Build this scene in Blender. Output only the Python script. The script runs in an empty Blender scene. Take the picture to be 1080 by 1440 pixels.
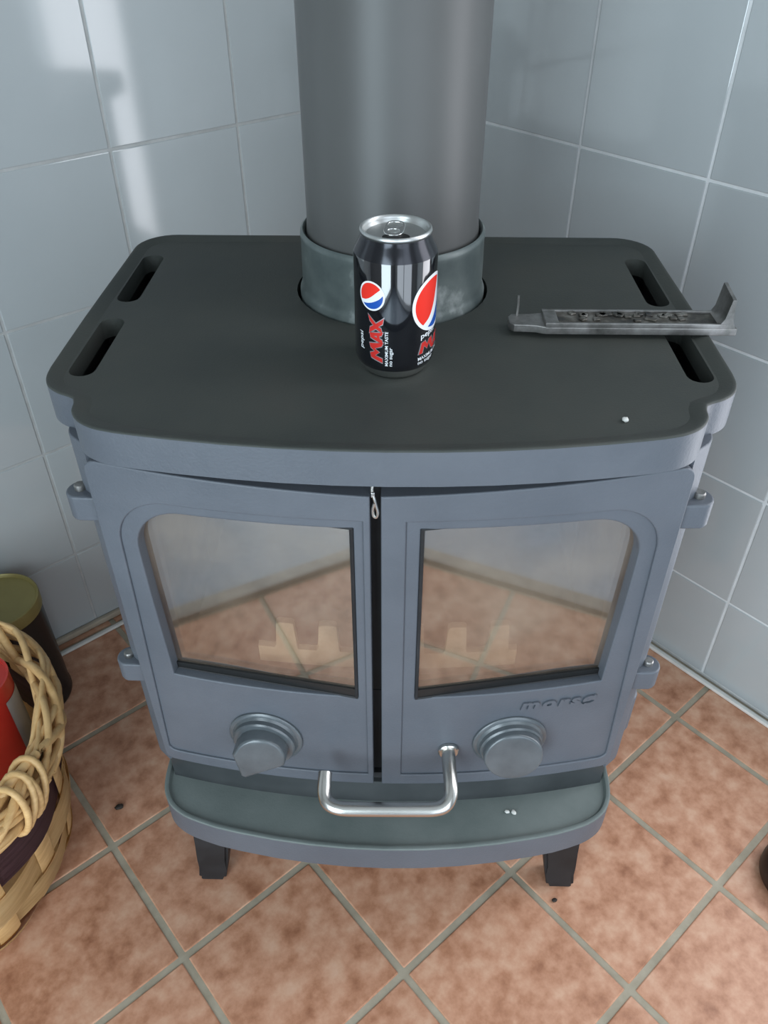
import bpy, bmesh, math, random
from mathutils import Vector, Matrix

random.seed(4)
scene = bpy.context.scene
COL = scene.collection
PI = math.pi

# ------------------------------------------------------------------ camera
CAM_H = 1.08
PITCH = 38.75
F_PX = 1140.0
cam_d = bpy.data.cameras.new('camera')
cam_d.sensor_fit = 'VERTICAL'
cam_d.sensor_height = 36.0
cam_d.lens = 36.0 * F_PX / 1440.0
cam_d.clip_start = 0.02
cam = bpy.data.objects.new('camera', cam_d)
COL.objects.link(cam)
cam.location = (0, 0, CAM_H)
cam.rotation_euler = (math.radians(90 - PITCH), 0, 0)
scene.camera = cam

# ------------------------------------------------------------------ world and daylight
ROOM_A = math.radians(40.9)          # heading of the room's grid: local x = p, local y = q
P_WALL, Q_WALL = 1.000, 1.115        # right wall plane p, left wall plane q
BACK_P, BACK_Q = -1.45, -1.40         # the two walls behind the photographer
CEIL = 2.35

w = bpy.data.worlds.new('world'); scene.world = w
w.use_nodes = True
w.node_tree.nodes['Background'].inputs[0].default_value = (0.75, 0.86, 1.0, 1)
w.node_tree.nodes['Background'].inputs[1].default_value = 0.6

scene.view_settings.view_transform = 'Standard'
scene.view_settings.look = 'None'
scene.view_settings.exposure = 0.0
scene.view_settings.gamma = 1.0
scene.view_settings.use_curve_mapping = False
try:
    scene.cycles.use_denoising = True
    scene.cycles.max_bounces = 8
except Exception:
    pass

def room(p, q, z=0.0):
    c, s = math.cos(ROOM_A), math.sin(ROOM_A)
    return Vector((p * c - q * s, p * s + q * c, z))

def window_light(name, pq, z, sx, sz, normal_pq, power, col):
    """daylight entering through one of the room's windows"""
    ld = bpy.data.lights.new(name, 'AREA')
    ld.shape = 'RECTANGLE'; ld.size = sx; ld.size_y = sz
    ld.energy = power; ld.color = col
    o = bpy.data.objects.new(name, ld); COL.objects.link(o)
    o.location = room(pq[0], pq[1], z)
    n = room(normal_pq[0], normal_pq[1], 0)
    o.rotation_euler = n.to_track_quat('-Z', 'Y').to_euler()
    return o

DAY = (0.78, 0.88, 1.0)
# centre (p,q), z, width, height, direction into the room, watts, colour
window_light('daylight_glazed_door', (P_WALL - .004, -0.12), 1.14, 0.48, 1.76, (-1, 0), 11.0, (0.94, 0.95, 1.0))
window_light('daylight_french_door', (-0.25, BACK_Q + .01), 1.06, 1.40, 1.98, (0, 1), 23.0, DAY)
window_light('daylight_window_left', (BACK_P + .01, -0.40), 1.00, 0.95, 1.85, (1, 0), 44.0, (0.76, 0.91, 1.0))

# ------------------------------------------------------------------ helpers
def link(o, parent=None):
    COL.objects.link(o)
    if parent is not None:
        o.parent = parent
    return o

def smooth(me, ang=35):
    for p in me.polygons:
        p.use_smooth = True
    try:
        me.set_sharp_from_angle(angle=math.radians(ang))
    except Exception:
        pass

def mesh_obj(name, bm, mat, parent=None, ang=35, recalc=True):
    if recalc:
        bmesh.ops.recalc_face_normals(bm, faces=bm.faces[:])
    me = bpy.data.meshes.new(name)
    bm.to_mesh(me); bm.free()
    smooth(me, ang)
    me.materials.append(mat)
    o = link(bpy.data.objects.new(name, me), parent)
    if ang <= 40:
        wn = o.modifiers.new('weighted_normals', 'WEIGHTED_NORMAL'); wn.keep_sharp = True; wn.weight = 80
    return o

def empty(name, loc=(0, 0, 0), rz=0.0):
    o = bpy.data.objects.new(name, None)
    o.empty_display_size = .05
    COL.objects.link(o)
    o.location = loc; o.rotation_euler = (0, 0, rz)
    return o

def tag(o, label=None, cat=None, group=None, kind=None):
    if label: o['label'] = label
    if cat: o['category'] = cat
    if group: o['group'] = group
    if kind: o['kind'] = kind
    return o

def add_box(bm, x0, x1, y0, y1, z0, z1, bev=0.0, seg=2, mat=None):
    vs = [bm.verts.new((x, y, z)) for z in (z0, z1) for y in (y0, y1) for x in (x0, x1)]
    F = [(0, 2, 3, 1), (4, 5, 7, 6), (0, 1, 5, 4), (2, 6, 7, 3), (0, 4, 6, 2), (1, 3, 7, 5)]
    fs = [bm.faces.new([vs[i] for i in f]) for f in F]
    if mat is not None:
        bmesh.ops.transform(bm, matrix=mat, verts=vs)
    if bev > 0:
        es = list({e for f in fs for e in f.edges})
        bmesh.ops.bevel(bm, geom=es, offset=bev, segments=seg, affect='EDGES', profile=.5)

def add_lathe(bm, prof, seg=48, c=(0, 0, 0), closed=False):
    """profile of (r, z) turned about z"""
    rings = []
    for r, z in prof:
        if r < 1e-6:
            rings.append([bm.verts.new((c[0], c[1], c[2] + z))])
        else:
            rings.append([bm.verts.new((c[0] + r * math.cos(2 * PI * i / seg), c[1] + r * math.sin(2 * PI * i / seg), c[2] + z)) for i in range(seg)])
    prs = list(zip(rings, rings[1:]))
    if closed: prs.append((rings[-1], rings[0]))
    for a, b in prs:
        for i in range(seg):
            j = (i + 1) % seg
            if len(a) == 1 and len(b) == 1: continue
            if len(a) == 1: bm.faces.new((a[0], b[i], b[j]))
            elif len(b) == 1: bm.faces.new((a[i], a[j], b[0]))
            else: bm.faces.new((a[i], a[j], b[j], b[i]))

def catmull(pts, n=6, closed=False):
    P = [Vector(p) for p in pts]; out = []
    m = len(P)
    rng = range(m) if closed else range(m - 1)
    for i in rng:
        p0 = P[(i - 1) % m] if closed or i > 0 else P[0] * 2 - P[1]
        p1 = P[i]; p2 = P[(i + 1) % m]
        p3 = P[(i + 2) % m] if closed or i + 2 < m else P[-1] * 2 - P[-2]
        for k in range(n):
            t = k / n
            out.append(.5 * ((2 * p1) + (p2 - p0) * t + (2 * p0 - 5 * p1 + 4 * p2 - p3) * t * t + (3 * p1 - p0 - 3 * p2 + p3) * t ** 3))
    if not closed: out.append(P[-1])
    return out

def add_tube(bm, path, r, seg=10, closed=False, caps=True, flat=1.0):
    P = [Vector(p) for p in path]; n = len(P)
    up = Vector((0, 0, 1)); rings = []; prev = None
    for i in range(n):
        a = P[(i - 1) % n] if closed or i > 0 else P[i]
        b = P[(i + 1) % n] if closed or i < n - 1 else P[i]
        t = (b - a).normalized()
        if prev is None:
            u = t.cross(up)
            if u.length < 1e-3: u = t.cross(Vector((1, 0, 0)))
            u.normalize()
        else:
            u = prev - t * prev.dot(t)
            if u.length < 1e-5: u = t.orthogonal()
            u.normalize()
        prev = u; v = t.cross(u)
        rr = r[i] if isinstance(r, (list, tuple)) else r
        rings.append([bm.verts.new(P[i] + u * (rr * math.cos(2 * PI * k / seg)) + v * (rr * flat * math.sin(2 * PI * k / seg))) for k in range(seg)])
    rg = range(n) if closed else range(n - 1)
    for i in rg:
        a, b = rings[i], rings[(i + 1) % n]
        for k in range(seg):
            bm.faces.new((a[k], a[(k + 1) % seg], b[(k + 1) % seg], b[k]))
    if caps and not closed:
        bm.faces.new(rings[0][::-1]); bm.faces.new(rings[-1])

def curve2d_bm(loops, h, bev=0.0, bev_res=2):
    """flat shape with holes, extruded from z=0 to z=h with bevelled edges"""
    cu = bpy.data.curves.new('tmp', 'CURVE')
    cu.dimensions = '2D'; cu.fill_mode = 'BOTH'
    cu.extrude = max(h / 2 - bev, 0.0); cu.bevel_depth = bev; cu.bevel_resolution = bev_res
    cu.offset = -bev
    for lp in loops:
        sp = cu.splines.new('POLY'); sp.points.add(len(lp) - 1)
        for i, p in enumerate(lp): sp.points[i].co = (p[0], p[1], 0, 1)
        sp.use_cyclic_u = True
    ob = bpy.data.objects.new('tmp', cu); COL.objects.link(ob)
    dg = bpy.context.evaluated_depsgraph_get()
    me = bpy.data.meshes.new_from_object(ob.evaluated_get(dg))
    bpy.data.objects.remove(ob); bpy.data.curves.remove(cu)
    bm = bmesh.new(); bm.from_mesh(me); bpy.data.meshes.remove(me)
    bmesh.ops.translate(bm, vec=(0, 0, h / 2), verts=bm.verts[:])
    bmesh.ops.remove_doubles(bm, verts=bm.verts[:], dist=1e-6)
    return bm

def text_bm(body, size, h, offset=0.0, shear=0.0, spacing=1.0):
    cu = bpy.data.curves.new('tmp', 'FONT')
    cu.body = body; cu.size = size; cu.extrude = h / 2; cu.offset = offset; cu.shear = shear
    cu.space_character = spacing; cu.resolution_u = 4
    ob = bpy.data.objects.new('tmp', cu); COL.objects.link(ob)
    dg = bpy.context.evaluated_depsgraph_get()
    me = bpy.data.meshes.new_from_object(ob.evaluated_get(dg))
    bpy.data.objects.remove(ob); bpy.data.curves.remove(cu)
    bm = bmesh.new(); bm.from_mesh(me); bpy.data.meshes.remove(me)
    bmesh.ops.translate(bm, vec=(0, 0, h / 2), verts=bm.verts[:])
    return bm

def slice_x(bm, x0, x1, step):
    x = x0
    while x < x1:
        bmesh.ops.bisect_plane(bm, geom=bm.verts[:] + bm.edges[:] + bm.faces[:], plane_co=(x, 0, 0), plane_no=(1, 0, 0), dist=1e-6)
        x += step

def bm_join(dst, src):
    me = bpy.data.meshes.new('tmp'); src.to_mesh(me); src.free()
    dst.from_mesh(me); bpy.data.meshes.remove(me)

def arc(cx, cy, r, a0, a1, n=8):
    return [(cx + r * math.cos(math.radians(a0 + (a1 - a0) * i / n)), cy + r * math.sin(math.radians(a0 + (a1 - a0) * i / n))) for i in range(n + 1)]

def inset(loop, d):
    """move a counter-clockwise loop inwards by d"""
    n = len(loop); out = []
    for i in range(n):
        a, b, c = Vector(loop[i - 1]), Vector(loop[i]), Vector(loop[(i + 1) % n])
        t1 = (b - a).normalized(); t2 = (c - b).normalized()
        n1 = Vector((-t1.y, t1.x)); n2 = Vector((-t2.y, t2.x))
        m = n1 + n2
        if m.length < 1e-6: m = n1
        m.normalize()
        k = max(m.dot(n1), .5)
        out.append(tuple(b + m * (d / k)))
    return out

def sweep_loops(bm, base, prof):
    """skin through inset copies of a loop: prof = [(inset, z), ...]"""
    rings = []
    for d, z in prof:
        lp = inset(base, d) if abs(d) > 1e-7 else base
        rings.append([bm.verts.new((x, y, z)) for x, y in lp])
    n = len(base)
    for a, b in zip(rings, rings[1:]):
        for i in range(n):
            j = (i + 1) % n
            bm.faces.new((a[i], a[j], b[j], b[i]))
    return rings

# ------------------------------------------------------------------ materials
def principled(name, col, rough=.5, metal=0.0, spec=.5, coat=0.0):
    m = bpy.data.materials.new(name); m.use_nodes = True
    b = m.node_tree.nodes['Principled BSDF']
    b.inputs['Base Color'].default_value = (*col, 1)
    b.inputs['Roughness'].default_value = rough
    b.inputs['Metallic'].default_value = metal
    b.inputs['Specular IOR Level'].default_value = spec
    b.inputs['Coat Weight'].default_value = coat
    return m

def noisy(name, cols, scale=8, rough=(.4, .6), metal=0.0, spec=.5, bump=0.0, bump_scale=None, detail=6, obj_random=0.0, stretch=(1, 1, 1), dist=0.0, coat=0.0):
    """mottled surface: cols = [(position, rgb), ...] over a noise field"""
    m = bpy.data.materials.new(name); m.use_nodes = True
    nt = m.node_tree; N = nt.nodes; Lk = nt.links
    b = N['Principled BSDF']
    tc = N.new('ShaderNodeTexCoord'); mp = N.new('ShaderNodeMapping')
    mp.inputs['Scale'].default_value = stretch
    Lk.new(tc.outputs['Object'], mp.inputs['Vector'])
    vec = mp.outputs['Vector']
    oi = None
    if obj_random:
        oi = N.new('ShaderNodeObjectInfo')
        ad = N.new('ShaderNodeVectorMath'); ad.operation = 'ADD'
        sc = N.new('ShaderNodeVectorMath'); sc.operation = 'SCALE'
        cb = N.new('ShaderNodeCombineXYZ')
        for k in range(3): Lk.new(oi.outputs['Random'], cb.inputs[k])
        Lk.new(cb.outputs[0], sc.inputs[0]); sc.inputs['Scale'].default_value = 37.0
        Lk.new(vec, ad.inputs[0]); Lk.new(sc.outputs[0], ad.inputs[1])
        vec = ad.outputs[0]
    no = N.new('ShaderNodeTexNoise'); no.inputs['Scale'].default_value = scale; no.inputs['Detail'].default_value = detail
    no.inputs['Roughness'].default_value = .6; no.inputs['Distortion'].default_value = dist
    Lk.new(vec, no.inputs['Vector'])
    rp = N.new('ShaderNodeValToRGB'); el = rp.color_ramp.elements
    while len(el) < len(cols): el.new(.5)
    for e, (p, c) in zip(el, cols): e.position = p; e.color = (*c, 1)
    Lk.new(no.outputs['Fac'], rp.inputs['Fac'])
    out = rp.outputs['Color']
    if obj_random:
        hs = N.new('ShaderNodeHueSaturation')
        mr = N.new('ShaderNodeMapRange')
        mr.inputs['To Min'].default_value = 1 - obj_random; mr.inputs['To Max'].default_value = 1 + obj_random
        Lk.new(oi.outputs['Random'], mr.inputs['Value']); Lk.new(mr.outputs[0], hs.inputs['Value'])
        Lk.new(out, hs.inputs['Color']); out = hs.outputs['Color']
    Lk.new(out, b.inputs['Base Color'])
    rr = N.new('ShaderNodeMapRange'); rr.inputs['To Min'].default_value = rough[0]; rr.inputs['To Max'].default_value = rough[1]
    Lk.new(no.outputs['Fac'], rr.inputs['Value']); Lk.new(rr.outputs[0], b.inputs['Roughness'])
    b.inputs['Metallic'].default_value = metal; b.inputs['Specular IOR Level'].default_value = spec
    b.inputs['Coat Weight'].default_value = coat
    if bump:
        n2 = N.new('ShaderNodeTexNoise'); n2.inputs['Scale'].default_value = bump_scale or scale * 4; n2.inputs['Detail'].default_value = 4
        Lk.new(vec, n2.inputs['Vector'])
        bp = N.new('ShaderNodeBump'); bp.inputs['Strength'].default_value = bump; bp.inputs['Distance'].default_value = .002
        Lk.new(n2.outputs['Fac'], bp.inputs['Height']); Lk.new(bp.outputs['Normal'], b.inputs['Normal'])
    return m

M = {}
M['iron'] = noisy('painted_cast_iron', [(.3, (.085, .096, .114)), (.7, (.110, .121, .141))], scale=9, rough=(.42, .55), spec=.5, bump=.15, bump_scale=420)
def scuff(m, scale, lo, hi, col):
    nt = m.node_tree; N = nt.nodes; b = N['Principled BSDF']
    src = b.inputs['Base Color'].links[0].from_socket
    tc = N.new('ShaderNodeTexCoord'); no = N.new('ShaderNodeTexNoise'); no.inputs['Scale'].default_value = scale; no.inputs['Detail'].default_value = 9
    no.inputs['Roughness'].default_value = .7
    nt.links.new(tc.outputs['Object'], no.inputs['Vector'])
    mr = N.new('ShaderNodeMapRange'); mr.inputs['From Min'].default_value = lo; mr.inputs['From Max'].default_value = hi
    nt.links.new(no.outputs['Fac'], mr.inputs['Value'])
    mx = N.new('ShaderNodeMix'); mx.data_type = 'RGBA'; mx.inputs[7].default_value = (*col, 1)
    nt.links.new(mr.outputs[0], mx.inputs[0]); nt.links.new(src, mx.inputs[6]); nt.links.new(mx.outputs[2], b.inputs['Base Color'])
scuff(M['iron'], 22, .70, .80, (.34, .36, .38))
M['iron_top'] = noisy('worn_shaded_iron_top', [(.3, (.036, .041, .038)), (.55, (.050, .054, .048)), (.75, (.060, .059, .052))], scale=7, rough=(.5, .66), spec=.35, bump=.12, bump_scale=500)  # worn top, darkened further: the weak grazing light is put into the colour
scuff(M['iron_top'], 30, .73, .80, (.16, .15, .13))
M['iron_ledge'] = noisy('greenish_ledge_iron', [(.3, (.120, .145, .138)), (.7, (.175, .200, .190))], scale=12, rough=(.45, .65), spec=.4, bump=.12, bump_scale=420)  # ledge top, lighter and greener than the rest of the casting
M['iron_band'] = noisy('dark_grey_iron', [(.3, (.03, .034, .036)), (.7, (.055, .06, .062))], scale=14, rough=(.45, .6), spec=.4)
M['iron_dark'] = noisy('black_iron', [(.3, (.012, .012, .013)), (.7, (.03, .03, .032))], scale=14, rough=(.5, .7), spec=.3)
M['knob'] = noisy('worn_knob_iron', [(.3, (.060, .072, .080)), (.7, (.105, .120, .130))], scale=30, rough=(.24, .36), spec=.8)
M['pipe'] = noisy('flue_paint', [(.3, (.076, .077, .075)), (.7, (.088, .089, .087))], scale=4, rough=(.40, .46), spec=.5)
M['collar'] = noisy('worn_collar_metal', [(.3, (.075, .095, .095)), (.55, (.13, .155, .15)), (.68, (.34, .37, .36))], scale=20, rough=(.3, .5), spec=.6, metal=.25)
M['steel'] = noisy('brushed_steel', [(.3, (.60, .59, .56)), (.7, (.66, .65, .62))], scale=9, rough=(.22, .27), metal=1.0)
M['steel_dirty'] = noisy('dirty_steel', [(.3, (.12, .12, .11)), (.55, (.30, .29, .28)), (.75, (.42, .41, .40))], scale=45, rough=(.3, .5), metal=.85)
M['tool_groove'] = noisy('rusty_groove', [(.35, (.040, .040, .040)), (.50, (.11, .10, .085)), (.66, (.24, .23, .21))], scale=70, rough=(.4, .6), metal=.6)
M['rope'] = noisy('door_seal_white', [(.3, (.4, .38, .34)), (.7, (.62, .6, .55))], scale=200, rough=(.8, .9))
M['firebrick'] = noisy('firebrick', [(.3, (.16, .10, .07)), (.6, (.34, .24, .17)), (.8, (.42, .34, .26))], scale=14, rough=(.8, .95), bump=.3)
M['retainer'] = noisy('ash_pale_iron', [(.3, (.66, .54, .39)), (.6, (.86, .76, .60))], scale=18, rough=(.7, .9))
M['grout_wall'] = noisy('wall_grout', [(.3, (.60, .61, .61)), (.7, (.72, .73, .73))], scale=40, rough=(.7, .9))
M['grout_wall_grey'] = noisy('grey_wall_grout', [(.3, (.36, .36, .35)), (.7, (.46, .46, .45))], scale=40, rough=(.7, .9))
M['tile_wall'] = noisy('glazed_wall_tile', [(.3, (.405, .428, .432)), (.7, (.425, .448, .452))], scale=5, rough=(.07, .10), spec=.9, obj_random=.02)
M['grout_floor'] = noisy('floor_grout', [(.3, (.30, .26, .19)), (.7, (.42, .37, .285))], scale=30, rough=(.8, .95))
M['tile_floor'] = noisy('terracotta_tile', [(.28, (.31, .130, .070)), (.42, (.45, .215, .125)), (.52, (.54, .28, .175)), (.64, (.61, .355, .235)), (.78, (.65, .41, .29))], scale=34, rough=(.36, .5), spec=.4, obj_random=.05, bump=.15, bump_scale=90, detail=10)
M['trim'] = noisy('white_trim', [(.3, (.62, .60, .56)), (.7, (.74, .72, .68))], scale=30, rough=(.4, .5))
M['trim_beige'] = noisy('beige_strip', [(.3, (.36, .30, .23)), (.7, (.44, .38, .30))], scale=30, rough=(.5, .6))
M['plaster'] = noisy('plaster', [(.3, (.30, .29, .27)), (.7, (.34, .33, .31))], scale=3, rough=(.8, .9))
M['ceiling'] = noisy('ceiling_paint', [(.3, (.36, .36, .35)), (.7, (.40, .40, .39))], scale=3, rough=(.8, .9))
M['room_floor'] = noisy('grey_floor', [(.3, (.26, .29, .33)), (.7, (.34, .37, .41))], scale=6, rough=(.4, .5))
M['edge_wood'] = noisy('edge_strip_wood', [(.3, (.20, .17, .14)), (.7, (.34, .30, .25))], scale=18, rough=(.4, .5), stretch=(1, 1, 1))
M['window_frame'] = principled('window_frame_white', (.7, .7, .7), .4)
M['can_black'] = principled('can_black_lacquer', (.003, .0035, .006), .08, 0.0, .6, 1.0)
M['can_black'].node_tree.nodes['Principled BSDF'].inputs['Coat IOR'].default_value = 1.8
M['can_shoulder'] = principled('can_shoulder_black', (.035, .036, .042), .17, .7, .5)
M['alu'] = principled('aluminium', (.80, .80, .79), .18, 1.0)
M['alu_dull'] = principled('aluminium_lid', (.60, .61, .60), .36, 1.0)
M['hole'] = principled('opening_shade_black', (.006, .006, .006), .5)  # black stands in for the shade inside openings and recesses
M['print_white'] = principled('print_white', (.80, .82, .84), .2)
M['print_red'] = principled('print_red', (.78, .035, .022), .2)
M['print_max_red'] = principled('print_dark_red', (.55, .03, .025), .22)
M['print_silver'] = principled('print_silver', (.42, .40, .42), .25, .5)
M['print_blue'] = principled('print_blue', (.016, .085, .38), .2)
M['wicker'] = noisy('pale_wicker', [(.3, (.50, .29, .11)), (.6, (.70, .45, .20)), (.8, (.82, .59, .31))], scale=18, rough=(.4, .55), stretch=(1, 1, 6), bump=.2, bump_scale=80)
M['splint'] = noisy('pale_splint', [(.3, (.62, .40, .17)), (.6, (.80, .57, .29)), (.8, (.88, .70, .43))], scale=14, rough=(.35, .5), stretch=(1, 1, 8), bump=.15, bump_scale=60)
M['splint_purple'] = noisy('plum_brown_splint', [(.3, (.055, .024, .030)), (.6, (.115, .058, .068)), (.8, (.20, .125, .14))], scale=14, rough=(.4, .55), stretch=(1, 1, 10), bump=.15, bump_scale=60)
M['tin_black'] = principled('tin_black', (.008, .008, .009), .25)
M['tin_lid'] = noisy('olive_gold_lid', [(.3, (.22, .18, .06)), (.7, (.30, .25, .09))], scale=10, rough=(.35, .5), metal=.3)
M['tin_red'] = noisy('red_tin', [(.3, (.42, .022, .014)), (.7, (.55, .035, .022))], scale=8, rough=(.3, .4))
M['tin_silver'] = noisy('grey_label', [(.3, (.30, .29, .28)), (.7, (.40, .39, .38))], scale=20, rough=(.35, .45))
M['kindling'] = noisy('kindling_wood', [(.3, (.52, .38, .24)), (.7, (.70, .56, .40))], scale=12, rough=(.6, .75), stretch=(4, 4, 1))
M['debris_dark'] = principled('dark_crumb', (.02, .014, .01), .7)
M['debris_pale'] = principled('pale_crumb', (.72, .72, .68), .6)
M['stand_dark'] = noisy('dark_brown_foot', [(.3, (.012, .007, .006)), (.7, (.03, .016, .012))], scale=10, rough=(.3, .45))

def glass_material():
    m = bpy.data.materials.new('sooty_stove_glass'); m.use_nodes = True
    nt = m.node_tree; N = nt.nodes; Lk = nt.links
    for n in list(N): N.remove(n)
    out = N.new('ShaderNodeOutputMaterial')
    tr = N.new('ShaderNodeBsdfTransparent'); tr.inputs['Color'].default_value = (.97, .93, .87, 1)
    gl = N.new('ShaderNodeBsdfGlossy'); gl.inputs['Color'].default_value = (.92, .93, .95, 1); gl.inputs['Roughness'].default_value = .03
    df = N.new('ShaderNodeBsdfDiffuse')
    tc = N.new('ShaderNodeTexCoord')
    no = N.new('ShaderNodeTexNoise'); no.inputs['Scale'].default_value = 9; no.inputs['Detail'].default_value = 5
    Lk.new(tc.outputs['Object'], no.inputs['Vector'])
    rp = N.new('ShaderNodeValToRGB')
    rp.color_ramp.elements[0].position = .3; rp.color_ramp.elements[0].color = (.20, .13, .085, 1)
    rp.color_ramp.elements[1].position = .7; rp.color_ramp.elements[1].color = (.36, .29, .22, 1)
    Lk.new(no.outputs['Fac'], rp.inputs['Fac']); Lk.new(rp.outputs['Color'], df.inputs['Color'])
    m1 = N.new('ShaderNodeMixShader'); m1.inputs['Fac'].default_value = .31
    Lk.new(tr.outputs[0], m1.inputs[1]); Lk.new(gl.outputs[0], m1.inputs[2])
    soot = N.new('ShaderNodeMapRange'); soot.inputs['From Min'].default_value = .35; soot.inputs['From Max'].default_value = .75
    soot.inputs['To Min'].default_value = .06; soot.inputs['To Max'].default_value = .38
    Lk.new(no.outputs['Fac'], soot.inputs['Value'])
    m2 = N.new('ShaderNodeMixShader')
    Lk.new(soot.outputs[0], m2.inputs['Fac']); Lk.new(m1.outputs[0], m2.inputs[1]); Lk.new(df.outputs[0], m2.inputs[2])
    Lk.new(m2.outputs[0], out.inputs['Surface'])
    return m
M['glass'] = glass_material()

# ------------------------------------------------------------------ the room
def room_box(name, p0, p1, q0, q1, z0, z1, mat, parent=None, kind='structure', bev=0.0):
    bm = bmesh.new(); add_box(bm, p0, p1, q0, q1, z0, z1, bev)
    o = mesh_obj(name, bm, M[mat], parent)
    if parent is None:
        o.rotation_euler = (0, 0, ROOM_A)
        tag(o, kind=kind)
    return o

WT = .007   # tile thickness on walls
HEARTH_P, HEARTH_Q = -.31, -.283
P_RIGHT, Q_LEFT = P_WALL + WT, Q_WALL + WT

floor = room_box('floor', BACK_P, P_RIGHT + .1, BACK_Q, Q_LEFT + .1, -.06, -.0018, 'grout_floor')
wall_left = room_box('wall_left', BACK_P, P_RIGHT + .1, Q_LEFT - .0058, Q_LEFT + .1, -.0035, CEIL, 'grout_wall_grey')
# right wall stands in two lengths with the glazed door between them, plus the piece above it
bm = bmesh.new()
add_box(bm, P_RIGHT - .0058, P_RIGHT + .1, +.13, Q_LEFT - .0058, -.0035, CEIL)
add_box(bm, P_RIGHT - .0058, P_RIGHT + .1, BACK_Q, -.37, -.0035, CEIL)
add_box(bm, P_RIGHT - .0058, P_RIGHT + .1, -.37, .13, -.0035, .25)
add_box(bm, P_RIGHT - .0058, P_RIGHT + .1, -.37, .13, 2.03, CEIL)
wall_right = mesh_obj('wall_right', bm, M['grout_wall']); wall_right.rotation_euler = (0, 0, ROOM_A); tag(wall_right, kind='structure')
room_box('wall_back_left', BACK_P - .1, BACK_P, BACK_Q, Q_LEFT + .1, -.0035, CEIL, 'plaster')
room_box('wall_back_right', BACK_P, P_RIGHT + .1, BACK_Q - .1, BACK_Q, -.0035, CEIL, 'plaster')
room_box('ceiling', BACK_P - .1, P_RIGHT + .1, BACK_Q - .1, Q_LEFT + .1, CEIL, CEIL + .08, 'ceiling')

def window_unit(name, c, zc, width, height, axis, bars, pane_depth=.0):
    """window frame with glazing bars in a wall; axis 'p' lies along p, axis 'q' along q"""
    bm = bmesh.new()
    t = .05; d0, d1_ = -.012, .03
    def bar(a0, a1, z0, z1):
        if axis == 'p': add_box(bm, a0, a1, c[1] + d0, c[1] + d1_, z0, z1, .004)
        elif axis == 'q': add_box(bm, c[0] + d0, c[0] + d1_, a0, a1, z0, z1, .004)
        else: add_box(bm, c[0] - d1_, c[0] - d0, a0, a1, z0, z1, .004)
    m = c[0] if axis == 'p' else c[1]
    a, b = m - width / 2, m + width / 2; z0, z1 = zc - height / 2, zc + height / 2
    bar(a - t, a, z0 - t, z1 + t); bar(b, b + t, z0 - t, z1 + t)
    bar(a, b, z0 - t, z0); bar(a, b, z1, z1 + t)
    for k in range(1, bars + 1):
        x = a + (b - a) * k / (bars + 1); bar(x - .03, x + .03, z0, z1)
    o = mesh_obj(name, bm, M['window_frame']); o.rotation_euler = (0, 0, ROOM_A); tag(o, kind='structure')
    return o
window_unit('door_2', (-0.25, BACK_Q), 1.06, 1.40, 1.98, 'p', 1)
window_unit('window_1', (BACK_P, -0.40), 1.00, 0.95, 1.85, 'q', 0)
window_unit('door_1', (P_WALL + .02, -0.12), 1.14, 0.48, 1.76, 'r', 0)

# floor tiles of the hearth area
TP_Q, TP_P = .1960, .1977
Q0, P0 = .1115, .1010
G = .0090
def lines(o0, pitch, lo, hi):
    k = math.ceil((lo - o0) / pitch); out = [lo]
    while o0 + k * pitch < hi:
        v = o0 + k * pitch
        if v - lo > .02 and hi - v > .02: out.append(v)
        k += 1
    return out + [hi]
tile_cache = {}
def tile_mesh(key, sx, sy, th, bev, mat):
    k = (key, round(sx, 4), round(sy, 4))
    if k not in tile_cache:
        bm = bmesh.new(); add_box(bm, -sx / 2, sx / 2, -sy / 2, sy / 2, 0, th, bev, 2)
        bmesh.ops.recalc_face_normals(bm, faces=bm.faces[:])
        me = bpy.data.meshes.new('tile'); bm.to_mesh(me); bm.free(); smooth(me, 10); me.materials.append(M[mat])
        tile_cache[k] = me
    return tile_cache[k]
lp = lines(P0, TP_P, HEARTH_P, P_WALL); lq = lines(Q0, TP_Q, HEARTH_Q, Q_WALL)
for a, b in zip(lp, lp[1:]):
    for c, d in zip(lq, lq[1:]):
        o = link(bpy.data.objects.new('tile', tile_mesh('f', b - a - G, d - c - G, .0045, .0016, 'tile_floor')), floor)
        o.location = ((a + b) / 2, (c + d) / 2, -.0045 + random.uniform(-.0003, 0))
        o.rotation_euler = (random.uniform(-.002, .002), random.uniform(-.002, .002), 0)

# wall tiles
GW = .0036
def wall_tiles(wall, axis, ls, z_line, z_pitch):
    lz_ = lines(z_line, z_pitch, .004, CEIL - .01)
    for a, b in zip(ls, ls[1:]):
        for c, d in zip(lz_, lz_[1:]):
            o = link(bpy.data.objects.new('tile', tile_mesh('w', b - a - GW, d - c - GW, WT, .0014, 'tile_wall')), wall)
            m = (a + b) / 2; z = (c + d) / 2
            if axis == 'p':
                o.location = (m, Q_LEFT, z); o.rotation_euler = (PI / 2, 0, 0)
            else:
                o.matrix_local = Matrix(((0, 0, -1, P_RIGHT), (1, 0, 0, m), (0, 1, 0, z), (0, 0, 0, 1))) @ Matrix.Rotation(0, 4, 'Z')
                # local x -> q, local y -> z, local z -> -p
            o.rotation_mode = 'XYZ'
wall_tiles(wall_left, 'p', lines(.4785, .2020, HEARTH_P, P_WALL), .7770, .2035)
wall_tiles(wall_right, 'q', lines(.5320, .2025, .16, Q_WALL), .7670, .1985)

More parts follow.
